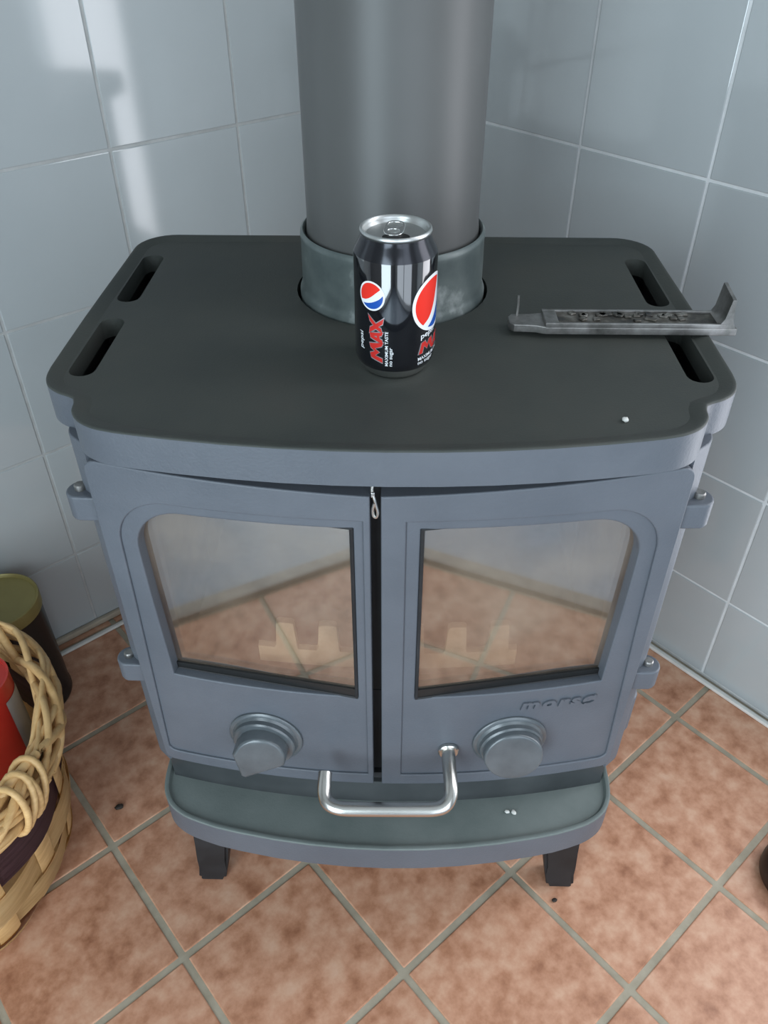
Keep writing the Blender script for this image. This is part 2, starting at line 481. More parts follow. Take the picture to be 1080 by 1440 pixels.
# base trims, hearth edging, floor beyond
def strip(name, p0, p1, q0, q1, z0, z1, mat, bev=.002):
    return room_box(name, p0, p1, q0, q1, z0, z1, mat, None, 'structure', bev)
strip('trim_1', .9820, .9900, .135, Q_WALL - .030, .0002, .007, 'trim')
strip('trim_2', HEARTH_P, P_WALL - .020, 1.0790, 1.0865, .0002, .006, 'trim')
strip('trim_3', HEARTH_P, P_WALL - .020, Q_WALL - .0090, Q_WALL - .0005, .0002, .012, 'trim_beige')
strip('trim_4', HEARTH_P - .035, HEARTH_P - .002, HEARTH_Q - .035, Q_WALL - .001, -.0034, .011, 'edge_wood', .004)
strip('trim_5', HEARTH_P - .001, P_WALL - .012, HEARTH_Q - .035, HEARTH_Q - .002, -.0034, .011, 'edge_wood', .004)
bm = bmesh.new()
add_box(bm, BACK_P + .001, HEARTH_P - .036, BACK_Q + .001, Q_WALL - .001, -.0034, 0.0)
add_box(bm, HEARTH_P - .036, P_WALL - .012, BACK_Q + .001, HEARTH_Q - .036, -.0034, 0.0)
o = mesh_obj('floor_beyond', bm, M['room_floor']); o.rotation_euler = (0, 0, ROOM_A); tag(o, kind='structure')

# ------------------------------------------------------------------ the stove
SX, SY, SRZ = .0065, .697, math.radians(-1.2)
def stove_world(x, y, z=0.0):
    c, s = math.cos(SRZ), math.sin(SRZ)
    return Vector((SX + x * c - y * s, SY + x * s + y * c, z))
stove = empty('wood_stove', (SX, SY, 0), SRZ)
tag(stove, 'grey cast iron wood stove with two glass doors, standing in the tiled corner', 'stove')

def mirror_loop(half):
    """half outline from front centre round the +x side to back centre -> closed ccw loop"""
    left = [(-x, y) for x, y in half[::-1] if x > 1e-6]
    return half + left

TOP_Z = .746
# top plate outline: curved front, shoulder notch, straight sides, rounded back corners
half = [(x, -.2150 + (x / .2) ** 2 * .0205) for x in (0, .04, .08, .12, .16, .19)]
half += [tuple(v[:2]) for v in catmull([(.205, -.1935, 0), (.222, -.1880, 0), (.236, -.1785, 0), (.2450, -.1650, 0), (.2475, -.1520, 0), (.2500, -.1455, 0)], 4)]
half += [tuple(v[:2]) for v in catmull([(.2545, -.1425, 0), (.266, -.1365, 0), (.2765, -.1265, 0), (.2830, -.112, 0), (.2850, -.096, 0)], 4)]
half += [(.2855, -.05), (.2858, 0), (.2855, .06), (.2848, .12)]
half += arc(.2440, .1740, .0405, 0, 90, 8)
half += [(.2, .2145), (.1, .2148), (0, .2150)]
plate_loop = mirror_loop(half)

bm = bmesh.new()
rings = sweep_loops(bm, plate_loop, [(.004, TOP_Z - .032), (.0, TOP_Z - .029), (.0, TOP_Z + .0018), (.0005, TOP_Z + .0028), (.0016, TOP_Z + .0034), (.0040, TOP_Z + .0032), (.009, TOP_Z + .0016), (.0135, TOP_Z)])
inner_loop = inset(plate_loop, .0135)
# underside closing ring, leaves the flue and slots open from above only
under = sweep_loops(bm, plate_loop, [(.004, TOP_Z - .032), (.034, TOP_Z - .032)])
FLUE_Y = .0835
def slot_loop(xc, y0, y1, wd):
    r = wd / 2
    return arc(xc, y1 - r, r, 0, 180, 8) + arc(xc, y0 + r, r, 180, 360, 8)
holes = []
for s in (-1, 1):
    holes.append(slot_loop(s * .2585, .040, .160, .0225))
    holes.append(slot_loop(s * .2585, -.106, .004, .0225))
holes.append(arc(0, FLUE_Y, .0955, 0, 360, 48)[:-1])
inner = curve2d_bm([inner_loop] + holes, .018, 0.0)
bmesh.ops.translate(inner, vec=(0, 0, TOP_Z - .018), verts=inner.verts[:])
bm_join(bm, inner)
plate = mesh_obj('top_plate', bm, M['iron'], stove, 40)
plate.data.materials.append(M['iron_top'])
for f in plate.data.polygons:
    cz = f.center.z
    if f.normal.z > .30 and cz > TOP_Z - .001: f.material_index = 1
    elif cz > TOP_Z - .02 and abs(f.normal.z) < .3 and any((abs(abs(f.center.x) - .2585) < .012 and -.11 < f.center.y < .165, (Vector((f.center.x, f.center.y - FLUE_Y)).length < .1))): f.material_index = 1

# shallow wells under the slots and the flue, darkened in place of deep shade
for s_ in (-1, 1):
    for y0, y1 in ((.034, .166), (-.110, .010)):
        bm = bmesh.new(); add_box(bm, s_ * .2585 - .0140, s_ * .2585 + .0140, y0, y1, TOP_Z - .0315, TOP_Z - .0175)
        bmesh.ops.delete(bm, geom=[f for f in bm.faces if f.calc_center_median().z > TOP_Z - .018], context='FACES')
        mesh_obj('slot_well', bm, M['hole'], stove, recalc=False)
bm = bmesh.new(); add_lathe(bm, [(0, TOP_Z - .0225), (.100, TOP_Z - .0225), (.100, TOP_Z - .018)], 32, (0, FLUE_Y, 0))
mesh_obj('flue_seat', bm, M['iron_dark'], stove)

# flue collar
bm = bmesh.new()
add_lathe(bm, [(.0840, TOP_Z - .0215), (.0920, TOP_Z - .0215), (.0920, TOP_Z + .002), (.0905, TOP_Z + .006), (.0893, TOP_Z + .010), (.0887, TOP_Z + .052), (.0892, TOP_Z + .056), (.0886, TOP_Z + .060), (.0866, TOP_Z + .0615), (.0846, TOP_Z + .060), (.0840, TOP_Z + .050)], 72, (0, FLUE_Y, 0), True)
mesh_obj('flue_collar', bm, M['collar'], stove, 50)

# body shell: open C in plan, closed by the doors
FRONT, RAD = -.2000, 1.05
def front_y(x, off=0.0):
    """the curved front: y of the door face at x, off > 0 is further back"""
    return (FRONT + RAD) - math.sqrt((RAD - off) ** 2 - x * x)
hb = [(.2480, front_y(.248, .0)), ] + arc(.2370, -.1360, .0260, -42, 0, 5) + [(.263, -.02), (.263, .10)] + arc(.223, .150, .040, 0, 90, 8) + [(.1, .190), (0, .190)]
hb[0] = (.2440, front_y(.244, .007))
outer = hb; innr = inset_h = [(.2300, front_y(.23, .02)), (.2300, -.13), (.240, -.02), (.240, .10), (.205, .165), (.1, .174), (0, .174)]
lo = outer + [(-x, y) for x, y in outer[::-1][1:]]
li = innr + [(-x, y) for x, y in innr[::-1][1:]]
bm = curve2d_bm([lo + li[::-1]], .428, .0015)
bmesh.ops.translate(bm, vec=(0, 0, .290), verts=bm.verts[:])
mesh_obj('body_shell', bm, M['iron'], stove, 40)

def front_band(bm, x0, x1, z0, z1, off0, off1, n=24):
    """curved bar following the front between depths off0 (face) and off1 (back)"""
    rows = []
    for i in range(n + 1):
        x = x0 + (x1 - x0) * i / n
        rows.append([bm.verts.new((x, front_y(x, o_), z)) for o_, z in ((off0, z0), (off0, z1), (off1, z1), (off1, z0))])
    for a, b in zip(rows, rows[1:]):
        for k in range(4):
            bm.faces.new((a[k], b[k], b[(k + 1) % 4], a[(k + 1) % 4]))
    bm.faces.new(rows[0]); bm.faces.new(rows[-1][::-1])
bm = bmesh.new()
front_band(bm, -.238, .238, .676, .7140, .017, .030)
front_band(bm, -.238, .238, .300, .4380, .020, .034)
mesh_obj('front_frame', bm, M['iron_dark'], stove, 40)  # frame coloured dark so the gap under the plate lip reads as shadow
bm = bmesh.new()
add_box(bm, -.0200, .0025, -.179, -.168, .43, .70)
mesh_obj('door_gap_strip', bm, M['iron_dark'], stove, 40)  # added dark strip: shade of the gap between the doors, put into colour

# firebox: brick lined
bm = bmesh.new(); add_box(bm, -.224, .224, -.15, .160, .418, .428); mesh_obj('hearth_plate', bm, M['firebrick'], stove)
for k in range(3):
    bm = bmesh.new(); add_box(bm, -.222 + k * .148 + .001, -.222 + (k + 1) * .148 - .001, .140, .163, .428, .68, .002); mesh_obj('firebrick', bm, M['firebrick'], stove)
for s in (-1, 1):
    for k in range(2):
        bm = bmesh.new(); add_box(bm, s * .2195 - .010, s * .2195 + .010, -.135 + k * .137, .001 + k * .137, .428, .68, .002); mesh_obj('firebrick', bm, M['firebrick'], stove)
bm = bmesh.new(); add_box(bm, -.23, .23, -.15, .165, .690, .702); mesh_obj('baffle', bm, M['iron_dark'], stove)
# castellated log retainer
prof = []
x = -.120
tw, gw, hh, low = .022, .0195, .5100, .4740
prof = [(-.128, .452), (.128, .452), (.128, low)]
xs = .120
while xs - tw > -.125:
    prof += [(xs, low), (xs - .001, low + .004), (xs - .0025, hh - .002), (xs - .005, hh), (xs - tw + .005, hh), (xs - tw + .002, hh - .002), (xs - tw, low + .004), (xs - tw - .002, low)]
    xs -= tw + gw
prof += [(-.128, low)]
bm = curve2d_bm([prof], .008, .0008)
slice_x(bm, -.12, .121, .02)
for v in bm.verts:
    x, y, z = v.co
    v.co = (x, front_y(x, .036) + z, y)
mesh_obj('log_retainer', bm, M['retainer'], stove, 40)

# doors
def bent(bm, off_front):
    """flat (x, z, depth) shape onto the curved front; local z of shape = outwards"""
    slice_x(bm, -.245, .246, .011)
    for v in bm.verts:
        x, z, dpt = v.co
        a = x / RAD
        r = RAD - off_front + dpt
        v.co = (r * math.sin(a), (FRONT + RAD) - r * math.cos(a), z)
    return bm
Z_B, Z_T = .3060, .7075
Z_TC = .6955
def door_loops(s):
    xi = -.0048 if s > 0 else .0135       # distance of the inner edge from the middle, along +x of that side
    o_ = [(xi, Z_B), (.236, Z_B)] + arc(.236, Z_B + .010, .010, -90, 0, 4)[1:] + [(.2480, .5), (.2480, Z_T - .02)] + arc(.236, Z_T - .012, .012, 0, 90, 5) + [(xi, Z_TC)]
    rp = .050
    pi_ = .0155 if s > 0 else .0195
    pan = [(pi_, .3230), (.2310, .3230)] + arc(.2310, .331, .008, -90, 0, 4)[1:] + [(.2325, .55)] + arc(.2310 - rp, .6725 - rp, rp, 0, 90, 12) + [(pi_, .6700)]
    rw = .046
    win = [(.0275, .4480), (.2125, .4530)] + [(.2160, .56)] + arc(.2170 - rw, .6620 - rw, rw, 0, 90, 12) + [(.0275, .6605)]
    return o_, pan, win
PANE_T = math.radians(9.5)
doors = {}
for s in (1, -1):
    o_, pan, win = door_loops(s)
    bm = bent(curve2d_bm([o_, pan], .016, .0014), .016)
    bm_join(bm, bent(curve2d_bm([inset(pan, -.0015), win], .0135, .0016), .016))
    if s < 0:
        for v in bm.verts: v.co.x = -v.co.x
        win = [(-x, z) for x, z in win][::-1]
    d = mesh_obj('door', bm, M['iron'], stove, 40)
    tag(d, 'right glass door with raised lettering and steel handle' if s > 0 else 'left glass door with pointed air knob')
    doors[s] = d
    # pane: flat, a little steeper than the door's curve
    wl = inset(win, -.007)
    xc = s * .122
    loop = [((x - xc), z) for x, z in wl]
    bm = curve2d_bm([loop], .004, 0)
    mt = Matrix.Translation((xc, front_y(xc, .0155), 0)) @ Matrix.Rotation(s * PANE_T, 4, 'Z')
    for v in bm.verts:
        x, z, dpt = v.co
        v.co = mt @ Vector((x, -dpt + .002, z))
    mesh_obj('glass_pane', bm, M['glass'], d, 40)
    # dark gasket round the back of the opening
    path = [mt @ Vector((x - xc, -.0035, z)) for x, z in inset(win, -.0005)]
    bm = bmesh.new(); add_tube(bm, path, .0022, 6, True)
    mesh_obj('glass_seal', bm, M['iron_dark'], d)
    # black strip at the pane's foot: seal rope plus recess shade in its colour
    bm = bmesh.new(); n_ = 12; rows = []
    zb = lambda x: .4480 + (abs(x) - .0275) / .185 * .005
    for i in range(n_ + 1):
        x = s * (.0275 + .185 * i / n_)
        hgt = .0115 - .004 * i / n_
        rows.append([bm.verts.new(mt @ Vector((x - xc, yy, zb(x) + zz))) for yy, zz in ((-.0042, -.003), (-.0042, hgt), (-.0020, hgt), (-.0020, -.003))])
    for a_, b_ in zip(rows, rows[1:]):
        for k in range(4): bm.faces.new((a_[k], b_[k], b_[(k + 1) % 4], a_[(k + 1) % 4]))
    bm.faces.new(rows[0]); bm.faces.new(rows[-1][::-1])
    mesh_obj('sill_dark_strip', bm, M['hole'], d)
    # pale seal rope showing at the outer edge
    path = [mt @ Vector((x - xc, -.0052, z)) for x, z in inset(win, .0002) if abs(x) > .2118]
    path.sort(key=lambda v: v.z)
    bm = bmesh.new(); add_tube(bm, path, .0009, 6)
    mesh_obj('seal_edge', bm, M['rope'], d)

# air knobs: round boss, left one with a pointed grip, right one with a smooth bevelled face
def knob_frame(x, z):
    a = x / RAD
    return Matrix.Translation((x, front_y(x, .002), z)) @ Matrix.Rotation(a, 4, 'Z') @ Matrix.Rotation(PI / 2, 4, 'X')
# frame: local x right, local y up, local z out of the door
def knob(x, z, pointed, door):
    mt = knob_frame(x, z)
    bm = bmesh.new()
    add_lathe(bm, [(0, -.002), (.0385, -.002), (.0385, .0012), (.0370, .0026), (.0345, .0028), (.0325, .005), (.0325, .0095), (.0310, .0110), (0, .0110)], 48)
    bmesh.ops.transform(bm, matrix=mt, verts=bm.verts[:])
    k = mesh_obj('air_knob', bm, M['knob'], door, 40)
    if pointed:
        lp_ = [(.026 * math.cos(math.radians(t)), .026 * math.sin(math.radians(t))) for t in range(-20, 161, 12)] + [(-.0275, .004), (-.0200, -.0255), (-.0155, -.0275)]
        bm = curve2d_bm([lp_], .022, .0028)
        for v in bm.verts:
            if v.co.z > .012: v.co.z += -.10 * v.co.x - .16 * v.co.y
    else:
        lp_ = [(.0300 * math.cos(t * PI / 24), .0300 * math.sin(t * PI / 24)) for t in range(48)]
        bm = curve2d_bm([lp_], .016, .0026)
        for v in bm.verts:
            if v.co.z > .010: v.co.z += -.16 * v.co.y + .06 * v.co.x
    bmesh.ops.translate(bm, vec=(0, 0, .006), verts=bm.verts[:])
    bmesh.ops.transform(bm, matrix=mt, verts=bm.verts[:])
    mesh_obj('knob_grip', bm, M['knob'], door if True else k, 35)
knob(-.1245, .3735, True, doors[-1])
knob(.1265, .3745, False, doors[1])

# steel door handle: bent bar fixed to the right door, free end in front of the left one
def handle():
    bm = bmesh.new()
    pts = [(.0640, -.196, .3640), (.0645, -.215, .3610), (.0655, -.232, .3570), (.0650, -.2420, .3530), (.0600, -.2500, .3490), (.0500, -.2530, .3465), (.030, -.2535, .3455), (-.030, -.2535, .3440), (-.0470, -.2525, .3440), (-.0570, -.2480, .3450), (-.0615, -.2400, .3480), (-.0620, -.2280, .3530), (-.0618, -.2200, .3560)]
    add_tube(bm, catmull(pts, 5), .0072, 16)
    h = mesh_obj('door_handle', bm, M['steel'], doors[1], 40)
    tag(h, 'bent stainless steel bar handle')
    bm = bmesh.new(); add_lathe(bm, [(0, 0), (.0108, 0), (.0108, .003), (.0095, .0042), (0, .0042)], 24)
    bmesh.ops.transform(bm, matrix=knob_frame(.0640, .3640), verts=bm.verts[:])
    mesh_obj('handle_washer', bm, M['steel'], doors[1])
handle()

# raised maker's lettering on the right door
bm = text_bm('morsø', .0205, .0022, offset=.0009, shear=.18, spacing=1.28)
mx = max(v.co.x for v in bm.verts); mn = min(v.co.x for v in bm.verts)
sc_ = .078 / (mx - mn)
for v in bm.verts:
    v.co.x = .1330 + (v.co.x - mn) * sc_; v.co.y = .4245 + v.co.y * .95
bent(bm, .0026)
mesh_obj('lettering', bm, M['iron'], doors[1], 30)

# hinge lugs with pins, two each side
lug_loop = [(-.010, -.014)] + arc(.0085, -.001, .0130, -75, 75, 8) + [(-.010, .016)]
for s in (-1, 1):
    for z in (.637, .425):
        lp_ = [(s * x, y) for x, y in lug_loop]
        if s < 0: lp_ = lp_[::-1]
        bm = curve2d_bm([lp_], .026, .0022)
        bmesh.ops.translate(bm, vec=(s * .2530, -.1500, z), verts=bm.verts[:])
        lug = mesh_obj('hinge_lug', bm, M['iron'], stove, 40)
        bm = bmesh.new(); add_lathe(bm, [(0, .024), (.0050, .024), (.0050, .0300), (.0040, .0312), (0, .0312)], 16, (s * .2620, -.1510, z))
        mesh_obj('hinge_pin', bm, M['steel_dirty'], lug)
        bm = bmesh.new(); add_box(bm, s * .2470 - .006, s * .2470 + .006, -.156, -.140, z - .014, z + .002, .002)
        mesh_obj('hinge_shade_block', bm, M['iron_dark'], lug)  # dark block standing in for the shaded notch under the lug
# side casting low on the right
bm = curve2d_bm([[(0, -.03)] + arc(.006, -.004, .016, -70, 70, 8) + [(0, .03)]], .06, .004)
bmesh.ops.translate(bm, vec=(.2500, -.120, .318), verts=bm.verts[:])
mesh_obj('side_casting', bm, M['iron'], stove, 40)

# small steel latch at the top of the gap
bm = bmesh.new()
add_tube(bm, catmull([(-.0105, -.1930, .7060), (-.0118, -.1965, .6990), (-.0100, -.1985, .6930), (-.0085, -.1985, .6860), (-.0072, -.1985, .6790), (-.0085, -.1985, .6745), (-.0108, -.1985, .6760), (-.0112, -.1985, .6820), (-.0098, -.1985, .6885)], 5), .0013, 8)
add_box(bm, -.0125, -.0095, -.199, -.195, .694, .699, .0006)
tag(mesh_obj('latch_hook', bm, M['steel'], stove, 40), 'small bright wire hook at the top of the door gap')

# ash ledge with a raised lip
hl = [(x, -.2510 + (x / .2) ** 2 * .0205 * 1.25) for x in (0, .04, .08, .12, .16, .185)]
hl += [tuple(v[:2]) for v in catmull([(.203, -.2235, 0), (.223, -.2155, 0), (.240, -.2030, 0), (.2500, -.1860, 0), (.2535, -.1680, 0), (.2540, -.1500, 0)], 4)]
hl += [(.2540, -.05), (.2540, .05), (.245, .150), (.1, .160), (0, .160)]
ledge_loop = mirror_loop(hl)
LZ = .2580
bm = bmesh.new(); front_band(bm, -.2440, .2440, LZ - .002, .2960, .009, .030)
mesh_obj('base_band', bm, M['iron_band'], stove, 40)
bm = bmesh.new(); front_band(bm, -.2380, .2380, .2960, .3060, .014, .034)
mesh_obj('base_rail', bm, M['iron_dark'], stove, 40)
bm = bmesh.new()
rings = sweep_loops(bm, ledge_loop, [(.012, LZ - .036), (.0015, LZ - .036), (.0, LZ - .034), (.0, LZ + .0030), (.0008, LZ + .0045), (.0025, LZ + .0050), (.0048, LZ + .0042), (.0070, LZ)])
bm.faces.new(rings[-1]); bm.faces.new(rings[0][::-1])
led = mesh_obj('ash_ledge', bm, M['iron'], stove, 40)
led.data.materials.append(M['iron_ledge'])
for f in led.data.polygons:
    if f.normal.z > .35: f.material_index = 1

# legs
def leg(x, y, s):
    bm = bmesh.new()
    secs = []
    for z, dx, wx, wy in ((.2250, -.010, .046, .040), (.16, -.010, .044, .036), (.09, -.006, .042, .032), (.05, -.002, .040, .030), (.025, .001, .038, .030), (.004, .004, .037, .031), (.0, .004, .035, .029)):
        cx = x + s * dx
        secs.append([bm.verts.new(v) for v in ((cx - wx / 2, y - wy / 2, z), (cx + wx / 2, y - wy / 2, z), (cx + wx / 2, y + wy / 2, z), (cx - wx / 2, y + wy / 2, z))])
    for a, b in zip(secs, secs[1:]):
        for k in range(4): bm.faces.new((a[k], a[(k + 1) % 4], b[(k + 1) % 4], b[k]))
    bm.faces.new(secs[0]); bm.faces.new(secs[-1][::-1])
    bmesh.ops.bevel(bm, geom=[e for e in bm.edges if abs(e.verts[0].co.z - e.verts[1].co.z) > .003], offset=.004, segments=2, affect='EDGES')
    mesh_obj('leg', bm, M['iron_dark'], stove, 40)
for x, y in ((-.232, -.140), (.230, -.140), (-.215, .130), (.215, .130)): leg(x, y, 1 if x > 0 else -1)

# ------------------------------------------------------------------ flue pipe
bm = bmesh.new()
add_lathe(bm, [(.0835, TOP_Z - .0210), (.0835, TOP_Z + .052), (.0818, TOP_Z + .070), (.0815, CEIL - .002), (.0790, CEIL - .002), (.0790, TOP_Z - .0210)], 96, (0, 0, 0), True)
pipe = mesh_obj('flue_pipe', bm, M['pipe'], None, 40)
pipe.location = stove_world(0, FLUE_Y)
tag(pipe, 'tall plain grey flue pipe rising from the stove top', 'flue pipe')

# ------------------------------------------------------------------ drink can
CAN = stove_world(.0042, -.0800, TOP_Z)
CR = .0331
can = empty('drink_can', CAN); tag(can, 'opened black soft drink can with red, white and blue round emblem', 'can')
bm = bmesh.new()
add_lathe(bm, [(.0313, .0100), (.0321, .0116), (.0328, .0140), (CR, .0165), (CR, .0985), (.0329, .1000)], 72)
mesh_obj('can_body', bm, M['can_black'], can, 60)
bm = bmesh.new()
add_lathe(bm, [(.0329, .1000), (.0322, .1018), (.0300, .1062), (.0282, .1098), (.0270, .1122), (.0264, .1140)], 72)
mesh_obj('can_shoulder', bm, M['can_shoulder'], can, 60)
bm = bmesh.new()
add_lathe(bm, [(0, .0085), (.016, .0060), (.0222, .0010), (.0236, .0), (.0252, .0006), (.0274, .0036), (.0292, .0064), (.0313, .0100)], 72)
mesh_obj('can_base', bm, M['alu'], can, 60)
bm = bmesh.new()
add_lathe(bm, [(.0262, .1132), (.0274, .1140), (.0280, .1156), (.0277, .1172), (.0267, .1178), (.0257, .1172), (.0252, .1150), (.0247, .1128), (.0238, .1116), (.0226, .1122), (.0218, .1134), (0, .1136)], 72)
lid = mesh_obj('can_lid', bm, M['alu_dull'], can, 50)
bm = curve2d_bm([[(.0105 * math.cos(t * PI / 16), .0078 * math.sin(t * PI / 16) - .0118) for t in range(32)]], .0006, 0)
bmesh.ops.translate(bm, vec=(0, 0, .1133), verts=bm.verts[:])
mesh_obj('drink_opening', bm, M['hole'], lid)  # flat black disc, the can's dark inside painted on the lid
def squircle(a, b, cy, n=36, e=2.8):
    return [(a * math.copysign(abs(math.cos(2 * PI * k / n)) ** (2 / e), math.cos(2 * PI * k / n)), cy + b * math.copysign(abs(math.sin(2 * PI * k / n)) ** (2 / e), math.sin(2 * PI * k / n))) for k in range(n)]
bm = curve2d_bm([squircle(.0080, .0125, 0), squircle(.0056, .0044, .0058, 28), squircle(.0046, .0036, -.0052, 28, 2.2)], .0016, .0006)
bmesh.ops.transform(bm, matrix=Matrix.Translation((-.0010, .0016, .1146)) @ Matrix.Rotation(math.radians(-8), 4, 'Z') @ Matrix.Rotation(math.radians(6), 4, 'X'), verts=bm.verts[:])
mesh_obj('pull_tab', bm, M['alu'], lid, 40)

def wrap(bm, a0, z0, rot=0.0, lift=.0002):
    """flat print (x, y) in metres onto the can: origin at angle a0 (0 faces -y, + to the right) and height z0"""
    c, s = math.cos(rot), math.sin(rot)
    for v in bm.verts:
        x, y, h = v.co
        v.co = (x * c - y * s, x * s + y * c, h)
    xs_ = [v.co.x for v in bm.verts]
    slice_x(bm, min(xs_) + .0008, max(xs_), .0012)
    for v in bm.verts:
        u, y, h = v.co
        a = a0 + u / CR
        r = CR + lift + h
        v.co = (r * math.sin(a), -r * math.cos(a), z0 + y)
    return bm

def globe(a0, z0, r, tilt, nm):
    N_ = 48
    circ = lambda k: [(k * math.cos(2 * PI * i / N_), k * math.sin(2 * PI * i / N_)) for i in range(N_)]
    g = mesh_obj(nm, wrap(curve2d_bm([[(x * r, y * r) for x, y in circ(1)]], .00004), a0, z0, tilt, .00010), M['print_white'], can)
    k = .88
    # red field: upper arc, wavy lower edge
    a_s, a_e = 30, 196
    up = [(k * math.cos(math.radians(t)), k * math.sin(math.radians(t))) for t in [a_s + (a_e - a_s) * i / 30 for i in range(31)]]
    p0, p1 = Vector((*up[-1], 0)), Vector((*up[0], 0))
    low_ = catmull([p0, Vector((-.45, -.24, 0)), Vector((0, -.06, 0)), Vector((.42, .22, 0)), p1], 6)[1:-1]
    red = up + [(v.x, v.y) for v in low_]
    mesh_obj('red_field', wrap(curve2d_bm([[(x * r, y * r) for x, y in red]], .00004), a0, z0, tilt, .00022), M['print_red'], g)
    b_s, b_e = 214, 362
    dn = [(k * math.cos(math.radians(t)), k * math.sin(math.radians(t))) for t in [b_s + (b_e - b_s) * i / 30 for i in range(31)]]
    p0, p1 = Vector((*dn[-1], 0)), Vector((*dn[0], 0))
    top_ = catmull([p0, Vector((.55, -.22, 0)), Vector((.05, -.42, 0)), Vector((-.38, -.50, 0)), p1], 6)[1:-1]
    blue = dn + [(v.x, v.y) for v in top_]
    mesh_obj('blue_field', wrap(curve2d_bm([[(x * r, y * r) for x, y in blue]], .00004), a0, z0, tilt, .00022), M['print_blue'], g)

def fit_text(body, x0, y0, width, height, offset=0.0, shear=0.0):
    bm = text_bm(body, 1.0, .0, offset=offset, shear=shear)
    a = min(v.co.x for v in bm.verts); b = max(v.co.x for v in bm.verts)
    c = min(v.co.y for v in bm.verts); d = max(v.co.y for v in bm.verts)
    for v in bm.verts:
        v.co = (x0 + (v.co.x - a) / (b - a) * width, y0 + (v.co.y - c) / (d - c) * height, 0)
    return bm
# angular, slashed lettering of the big word
MAXW = [
    [(0, 0), (.10, 0), (.17, .55), (.27, .22), (.35, .58), (.44, .04), (.54, -.06), (.46, 1.0), (.36, .92), (.28, .58), (.21, .95), (.10, .88)],
    [(.50, -.02), (.60, .02), (.625, .20), (.70, .22), (.71, .06), (.80, -.05), (.74, .98), (.62, .92)],
    [(.78, 0), (.90, .10), (.93, .30), (1.02, -.02), (1.16, -.10), (1.00, .48), (1.20, 1.10), (1.06, .98), (.95, .68), (.88, .96), (.74, 1.02), (.87, .48)],
]
A_HOLE = [(.645, .40), (.69, .42), (.672, .66)]
def max_word(a0, z0, W, Hh, rot):
    sc2 = lambda lp_, gx: [(x * W, y * Hh) for x, y in (lp_ if not gx else inset(lp_, gx))]
    ccw = lambda lp_: lp_ if sum(a[0] * b[1] - b[0] * a[1] for a, b in zip(lp_, lp_[1:] + lp_[:1])) > 0 else lp_[::-1]
    b1 = bmesh.new(); b2 = bmesh.new()
    for lp_ in MAXW:
        q = ccw(lp_)
        bm_join(b1, curve2d_bm([[(x * W, y * Hh) for x, y in inset(q, -.030)]], 0))
        bm_join(b2, curve2d_bm([[(x * W, y * Hh) for x, y in q]] + ([[(x * W, y * Hh) for x, y in A_HOLE]] if q[0][0] > .45 and q[0][0] < .7 else []), 0))
    o1 = mesh_obj('word_outline', wrap(b1, a0, z0, rot, .00014), M['print_silver'], can)
    mesh_obj('word_fill', wrap(b2, a0, z0, rot, .00028), M['print_max_red'], o1)
R90 = PI / 2
# emblem and wording on the left of the can, wording turned to read upwards
globe(math.radians(-35), .0735, .0118, math.radians(8), 'emblem_small')
mesh_obj('print_word', wrap(fit_text('pepsi', 0, 0, .0150, .0052, .012, .1), math.radians(-48), .0265, R90), M['print_white'], can)
max_word(math.radians(-18), .0185, .0330, .0115, R90)
mesh_obj('print_line', wrap(fit_text('MAXIMUM TASTE', 0, 0, .0300, .0026, .012, 0), math.radians(-10), .0160, R90), M['print_white'], can)
mesh_obj('print_line', wrap(fit_text('no sugar', 0, 0, .0165, .0030, .012, 0), math.radians(-2.5), .0160, R90), M['print_white'], can)
# large emblem turning out of sight on the right, wording below it
globe(math.radians(63), .0640, .0232, math.radians(36), 'emblem_large')
mesh_obj('print_word', wrap(fit_text('pepsi', 0, 0, .0180, .0058, .012, .1), math.radians(38), .0350, math.radians(8)), M['print_white'], can)
max_word(math.radians(35), .0235, .0340, .0105, math.radians(4))
mesh_obj('print_line', wrap(fit_text('MAXIMUM TASTE', 0, 0, .0330, .0030, .012, 0), math.radians(34), .0178, math.radians(6)), M['print_white'], can)
mesh_obj('print_line', wrap(fit_text('no sugar', 0, 0, .0180, .0030, .012, 0), math.radians(34), .0135, math.radians(6)), M['print_white'], can)

# ------------------------------------------------------------------ iron tool lying on the top plate
tool = empty('stove_tool', (0.222, .6790, TOP_Z + .0036), math.radians(-1.0))
tag(tool, 'dirty steel lifting tool with a fin at its end lying on the stove top', 'tool')
bm = bmesh.new()
add_box(bm, -.078, .092, -.0150, .0150, 0, .0070, .0010)
add_box(bm, -.078, .080, -.0150, -.0122, .0065, .0110, .0006)
add_box(bm, -.078, .080, .0118, .0150, .0065, .0110, .0006)
add_box(bm, -.078, -.066, -.0125, .0120, .0065, .0110, .0008)
mesh_obj('bar', bm, M['steel_dirty'], tool, 40)
bm = bmesh.new(); add_box(bm, -.066, .078, -.0123, .0119, .0068, .0092)
for i in range(26):
    add_box(bm, -.0, .006, -.003, .003, 0, .002, .0006, 1, Matrix.Translation((-.05 + i * .004, random.uniform(-.006, .006), .0090)) @ Matrix.Rotation(random.uniform(0, 3), 4, 'Z'))
tag(mesh_obj('groove', bm, M['tool_groove'], tool, 40), 'rusty groove along the bar')
bm = curve2d_bm([[(-.109, -.006), (-.105, -.0105), (-.095, -.0110), (-.085, -.0120), (-.080, -.0145), (-.072, -.0150), (-.072, .0150), (-.080, .0140), (-.090, .0120), (-.106, .0115), (-.1095, .006)]], .0075, .001)
bmesh.ops.translate(bm, vec=(0, 0, .0), verts=bm.verts[:])
mesh_obj('tongue', bm, M['steel_dirty'], tool, 40)
bm = bmesh.new(); add_tube(bm, [(-.1010, .0080, .005), (-.1008, .0082, .018), (-.1012, .0082, .0265)], .0012, 8)
